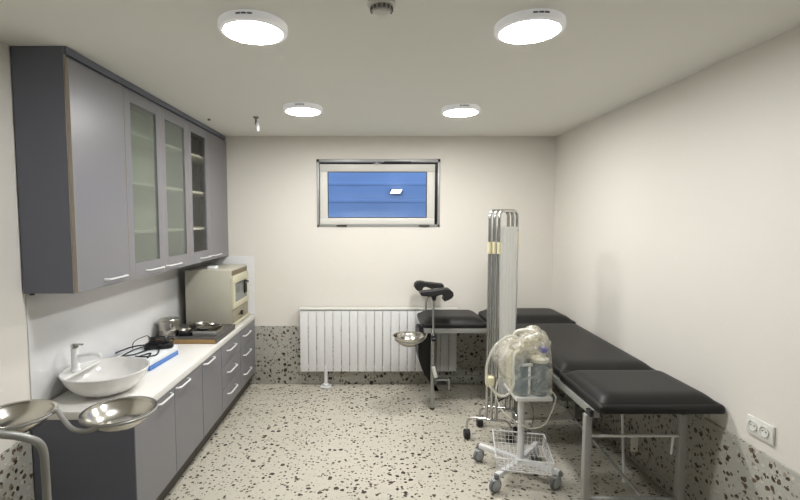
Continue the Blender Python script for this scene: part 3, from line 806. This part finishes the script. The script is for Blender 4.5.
# ------------------------------------------------------------------ folded screen
t = root('folding_screen', 'folded mobile privacy screen of chrome frames with pale cloth', 'screen', (.96, 3.33, 0))
for k in range(3):
    a = Vector((.838+.0305*k, 3.252-.012*k, 0)); b = Vector((1.028+.0305*k, 3.45-.012*k, 0))
    bm = B(); zt = 1.692
    tube(bm, round_corners([(a.x, a.y, .17), (a.x, a.y, zt), (b.x, b.y, zt), (b.x, b.y, .17)], .06, 8), .0115, 12)
    tube(bm, [(a.x, a.y, .30), (b.x, b.y, .30)], .008, 10)
    fr = mesh_obj('frame', bm, M['chrome'], t)
    # gathered cloth between the two uprights
    bm = B(); d = (b-a); L_ = d.length; d.normalize(); nrm = Vector((-d.y, d.x, 0)); n_ = 60
    top = []; bot = []
    for side in (1, -1):
        for i in (range(n_+1) if side == 1 else range(n_, -1, -1)):
            s_ = .016+(L_-.032)*i/n_
            off = .010*math.sin(i/n_*2*PI*4.5+k)+side*.0012
            p = a+d*s_+nrm*off; top.append(Vector((p.x, p.y, 1.575))); bot.append(Vector((p.x, p.y, .33)))
    T = [bm.verts.new(p) for p in top]; Bt = [bm.verts.new(p) for p in bot]
    N_ = len(T)
    for i in range(N_): bm.faces.new((T[i], T[(i+1) % N_], Bt[(i+1) % N_], Bt[i]))
    h_ = n_+1
    for i in range(n_):
        bm.faces.new((T[i], T[N_-1-i], T[N_-2-i], T[i+1])); bm.faces.new((Bt[i], Bt[i+1], Bt[N_-2-i], Bt[N_-1-i]))
    mesh_obj('curtain', bm, M['curtain'], fr, smooth=60)
    bm = B(); cyl(bm, (a.x, a.y, 1.385), .0135, .085, 14); mesh_obj('tape_band', bm, M['tape'], fr)
    if k == 2:
        bm = B(); cyl(bm, (b.x, b.y, 1.42), .0135, .12, 14); mesh_obj('tape_band', bm, M['tape'], fr)
bm = B(); box(bm, .824, .880, 3.20, 3.275, .420, .495, .01); mesh_obj('clamp', bm, M['tape'], t)['label'] = 'pale yellow clamp'
def castor(bm, x, y, r=.024, mi=0):
    lathe(bm, [(0, -.022), (r-.005, -.022), (r, -.016), (r, .016), (r-.005, .022), (0, .022)], (x, y, r+.0006), 22, 'x', mi=mi); return bm
feet = (((.875, 3.233), ((.703, 3.295), (1.0, 3.215))), ((1.06, 3.43), ((.845, 3.49), (1.09, 3.33))))
for c_, ends in feet:
    bm = B()
    for (x, y) in ends:
        cc = Vector((c_[0], c_[1], .165)); e = Vector((x, y, .165))
        tube(bm, round_corners([cc, cc+(e-cc)*.75+Vector((0, 0, .0)), e+Vector((0, 0, -.03)), (x, y, .0685)], .05, 6), .009, 10)
    ft = mesh_obj('foot_bar', bm, M['chrome'], t)
    for (x, y) in ends:
        bm = B(); castor(bm, x, y, .034); mesh_obj('castor', bm, M['rubber'], ft)

# ------------------------------------------------------------------ suction pump on trolley
px, py = .938, 2.79
t = root('suction_pump', 'white medical suction pump trolley with two canisters beside the couch', 'suction pump', (px, py, 0))
bm = B(); tube(bm, [(px, py, .10), (px, py, .533)], .021, 20); mesh_obj('post', bm, M['white'], t)
Rz = Matrix.Rotation(math.radians(-12), 3, 'Z')
bm = B(); box(bm, .862, 1.086, 2.665, 2.93, .534, .560, .008); mesh_obj('tray', bm, M['white'], t)
ends = ((.728, 2.965), (.746, 2.615), (1.118, 2.645), (1.113, 2.995))
for (x, y) in ends:
    bm = B(); d = Vector((x-px, y-py, 0)); dn = d.normalized()
    box(bm, 0, d.length+.01, -.016, .016, .092, .122, .004)
    an = math.atan2(d.y, d.x)
    for v in bm.verts: v.co = Matrix.Rotation(an, 3, 'Z') @ v.co+Vector((px, py, .012*0))
    l = mesh_obj('leg', bm, M['white'], t)
    bm = B(); wx, wy = x-.006, y-.012; r = .044
    lathe(bm, [(0, -.010), (r-.004, -.010), (r, -.006), (r, .006), (r-.004, .010), (0, .010)], (wx, wy, r+.0006), 24, 'x', mi=1)
    for s_ in (-1, 1):
        box(bm, wx+s_*.0145-.003, wx+s_*.0145+.003, wy-.020, wy+.024, .030, .080, .003)
        lathe(bm, [(0, -.001), (.031, -.001), (.031, .001), (0, .001)], (wx+s_*.0115, wy, r), 20, 'x')
    box(bm, wx-.018, wx+.018, wy-.024, wy+.026, .076, .0865, .004); cyl(bm, (x, y, .086), .008, .0058, 12)
    rotv(bm, (x, y, 0), Matrix.Rotation(math.radians(-62), 3, 'Z'))
    mesh_obj('castor', bm, [M['caster'], M['grey']], l)
    mesh_obj('end_cap', box(B(), x-.002+dn.x*.012-.012, x+dn.x*.012+.012, y+dn.y*.012-.012, y+dn.y*.012+.012, .094, .120, .004), M['grey'], l)
# wire basket
bm = B(); z0, z1 = .128, .205; r = .0028
C4 = [Rz @ Vector((a, b, 0))+Vector((px, py-.01, 0)) for a, b in ((-.165, -.185), (.165, -.185), (.165, .185), (-.165, .185))]
C4b = [Rz @ Vector((a*.93, b*.93, 0))+Vector((px, py-.01, 0)) for a, b in ((-.165, -.185), (.165, -.185), (.165, .185), (-.165, .185))]
lo = [Vector((p.x, p.y, z0)) for p in C4b]; hi = [Vector((p.x, p.y, z1)) for p in C4]
def bar(a, b, rr=r): tube(bm, [a, b], rr, 6)
for i in range(4):
    j = (i+1) % 4
    bar(hi[i], hi[j], .0042); bar(lo[i], lo[j], .0035); bar(lo[i], hi[i], .0035)
    for f_ in (.34, .67): bar(lo[i].lerp(hi[i], f_), lo[j].lerp(hi[j], f_), .0016)
    for k in range(1, 13): bar(lo[i].lerp(lo[j], k/13), hi[i].lerp(hi[j], k/13), .0016)
for k in range(1, 13):
    f_ = k/13
    if abs(f_-.5) > .045:
        bar(lo[0].lerp(lo[1], f_), lo[3].lerp(lo[2], f_), .0016); bar(lo[0].lerp(lo[3], f_), lo[1].lerp(lo[2], f_), .0016)
mesh_obj('wire_basket', bm, M['white'], t)
# pump casing behind the jars
bm = B(); box(bm, .868, 1.080, 2.80, 2.915, .5605, .80, .015); p = mesh_obj('pump_casing', bm, M['pumpbody'], t)
bm = B(); cyl(bm, (.955, 2.785, .80), .02, .014, 18, 'y', bev=.003); cyl(bm, (1.02, 2.785, .79), .012, .014, 16, 'y'); mesh_obj('gauge', bm, M['grey'], p)
bm = B(); box(bm, .89, 1.06, 2.82, 2.90, .8005, .87, .02); tube(bm, smooth_path([(.905, 2.86, .87), (.915, 2.85, .915), (.97, 2.84, .93), (1.03, 2.85, .915), (1.045, 2.86, .87)], 6), .012, 12)
mesh_obj('valve_block', bm, M['pumpbody'], t)
for jx, jy, jr, zt in ((.908, 2.725, .050, .776), (1.020, 2.728, .052, .765)):
    bm = B(); zb = .5604
    lathe(bm, [(0, zb), (jr-.006, zb), (jr, zb+.006), (jr, zt), (jr-.002, zt), (jr-.002, zb+.007), (jr-.007, zb+.003), (0, zb+.003)], (jx, jy, 0), 32)
    j = mesh_obj('canister', bm, M['canister'], t)
    bm = B(); lathe(bm, [(0, zt+.0005), (jr+.003, zt+.0005), (jr+.003, zt+.02), (jr-.006, zt+.026), (.022, zt+.03), (0, zt+.03)], (jx, jy, 0), 32)
    mesh_obj('canister_lid', bm, M['offwhite'] if jx > 1 else M['grey'], j)
    if jx < 1:
        bm = B(); box(bm, jx-.012, jx+.052, jy-jr-.004, jy-jr-.0005, .750, .768, .001); mesh_obj('label_strip', bm, M['card'], j)
        bm = B(); box(bm, jx+.028, jx+.042, jy-jr-.002, jy-jr+.001+.006, .575, .745, .002); mesh_obj('scale_strip', bm, M['card'], j)
    else:
        bm = B(); cyl(bm, (jx+.018, jy-.01, zt+.0305), .016, .03, 18); cyl(bm, (jx+.018, jy-.01, zt+.088), .010, .03, 16); mesh_obj('filter_neck', bm, M['offwhite'], j)
        bm = B(); cyl(bm, (jx+.018, jy-.01, zt+.0608), .029, .027, 24, bev=.004); mesh_obj('filter_cap', bm, M['bluecap'], j)['label'] = 'dark blue cap'
# hoses
bm = B()
tube(bm, smooth_path([(.86, 2.66, .93), (.80, 2.63, .945), (.720, 2.615, .895), (.676, 2.61, .806), (.667, 2.61, .722), (.697, 2.61, .640), (.752, 2.61, .594), (.803, 2.61, .610), (.828, 2.61, .674), (.825, 2.615, .758), (.838, 2.64, .83), (.88, 2.68, .85)], 10), .0078, 12)
mesh_obj('suction_hose', bm, M['hose'], t)
bm = B()
tube(bm, smooth_path([(1.075, 2.69, .60), (1.096, 2.655, .57), (1.085, 2.65, .52), (1.068, 2.65, .472), (1.028, 2.65, .40), (.950, 2.66, .374), (.875, 2.69, .400), (.81, 2.78, .44), (.80, 2.88, .50), (.83, 2.93, .58), (.866, 2.90, .62)], 9), .0042, 10)
mesh_obj('drain_hose', bm, M['hose'], t)
bm = B(); tube(bm, smooth_path([(.99, 2.90, .534), (1.03, 2.90, .44), (1.05, 2.89, .37), (1.03, 2.86, .30), (.98, 2.83, .26)], 8), .004, 8)
mesh_obj('power_lead', bm, M['grey'], t)

# plastic bag pulled over the pump
bm = B(); bmesh.ops.create_icosphere(bm, subdivisions=6, radius=1)
bx_, by_ = .966, 2.775
for v in bm.verts:
    n_ = v.co.copy()
    e = .17
    q = Vector([math.copysign(abs(a)**e, a) for a in n_])
    m_ = max(abs(q.x), abs(q.y), abs(q.z)); q /= m_*.5+.5      # squared-off sack
    z = q.z; up = max(0, (z-.25)/.75)
    x = q.x*(.106-.010*up); y = q.y*(.145-.05*up)
    zz = .757+z*.176
    # the gathered top: a peak to the right, falling away to the left
    zz += up*(.022*math.exp(-((x-.060)/.04)**2)-.080*max(0, -x/.112)**1.2)
    # loose swelling on the left
    if x < 0:
        sw = max(0, -q.x)*math.exp(-((z+.05)/.75)**2)
        x -= .095*sw; y += .03*sw
    c = Vector((bx_+x, by_+y, zz))
    loose = min(1, up*1.4+max(0, -q.x-.2)*.8)
    w = (noise.noise(c*9)*.014+abs(noise.noise(c*24+Vector((9, 2, 1))))*.020-.006)*(.18+.82*loose)
    w += abs(noise.noise(Vector((c.x*30, c.y*30, c.z*7))))*.006
    c += n_*w
    c.y = max(c.y, 2.650); c.x = min(c.x, 1.080)
    v.co = c
bmesh.ops.delete(bm, geom=[f_ for f_ in bm.faces if f_.calc_center_median().z < .568], context='FACES')
bm.verts.index_update()
# crumpled inner layers of film gathered at the top
src = [v.co.copy() for v in bm.verts]; fs = [[v.index for v in f_.verts] for f_ in bm.faces if f_.calc_center_median().z > .80 and (f_.calc_center_median().x < 1.0 or f_.calc_center_median().z > .895)]
bm.verts.index_update()
for lay, k_ in ((1, .93), (2, .85)):
    new = {}
    for f_ in fs:
        q_ = []
        for ix in f_:
            if ix not in new:
                p = src[ix]; c0 = Vector((bx_, by_, .80)); p2 = c0+(p-c0)*k_
                p2 += Vector((noise.noise(p*26+Vector((lay*5, 0, 0))), noise.noise(p*26+Vector((0, lay*7, 0))), noise.noise(p*26+Vector((0, 0, lay*9)))))*.016
                new[ix] = bm.verts.new(p2)
            q_.append(new[ix])
        bm.faces.new(q_)
bag = solo('plastic_bag', bm, M['bag'], 'crumpled clear plastic bag pulled over the suction pump', 'bag', smooth=60)

# ------------------------------------------------------------------ world, camera, view
wd = bpy.data.worlds.new('World'); S.world = wd; wd.use_nodes = True
bg = wd.node_tree.nodes['Background']; bg.inputs['Color'].default_value = (.30, .47, .86, 1); bg.inputs['Strength'].default_value = .24

cam = bpy.data.cameras.new('camera'); co = bpy.data.objects.new('camera', cam); COL.objects.link(co)
cam.sensor_width = 36; cam.lens = 454.7/800*36; cam.clip_start = .05
cam.shift_x = (400-373.6)/800; cam.shift_y = 0
co.location = (0, 0, 1.63)
pitch, yaw, roll = .0671, .0021, .0001
c, s_ = math.cos(yaw), math.sin(yaw); A_ = Matrix(((c, -s_, 0), (s_, c, 0), (0, 0, 1)))
c, s_ = math.cos(pitch), math.sin(pitch); B_ = Matrix(((1, 0, 0), (0, c, -s_), (0, s_, c)))
c, s_ = math.cos(roll), math.sin(roll); C_ = Matrix(((c, 0, -s_), (0, 1, 0), (s_, 0, c)))
Rw = (C_ @ B_ @ A_).transposed()       # columns: camera right, forward, up in world
r_, f_, u_ = Rw.col[0], Rw.col[1], Rw.col[2]
co.rotation_euler = Matrix((r_, u_, -f_)).transposed().to_euler()
S.camera = co
S.view_settings.view_transform = 'Standard'; S.view_settings.look = 'None'
S.view_settings.gamma = 1; S.view_settings.use_curve_mapping = False
S.view_settings.exposure = 3.05
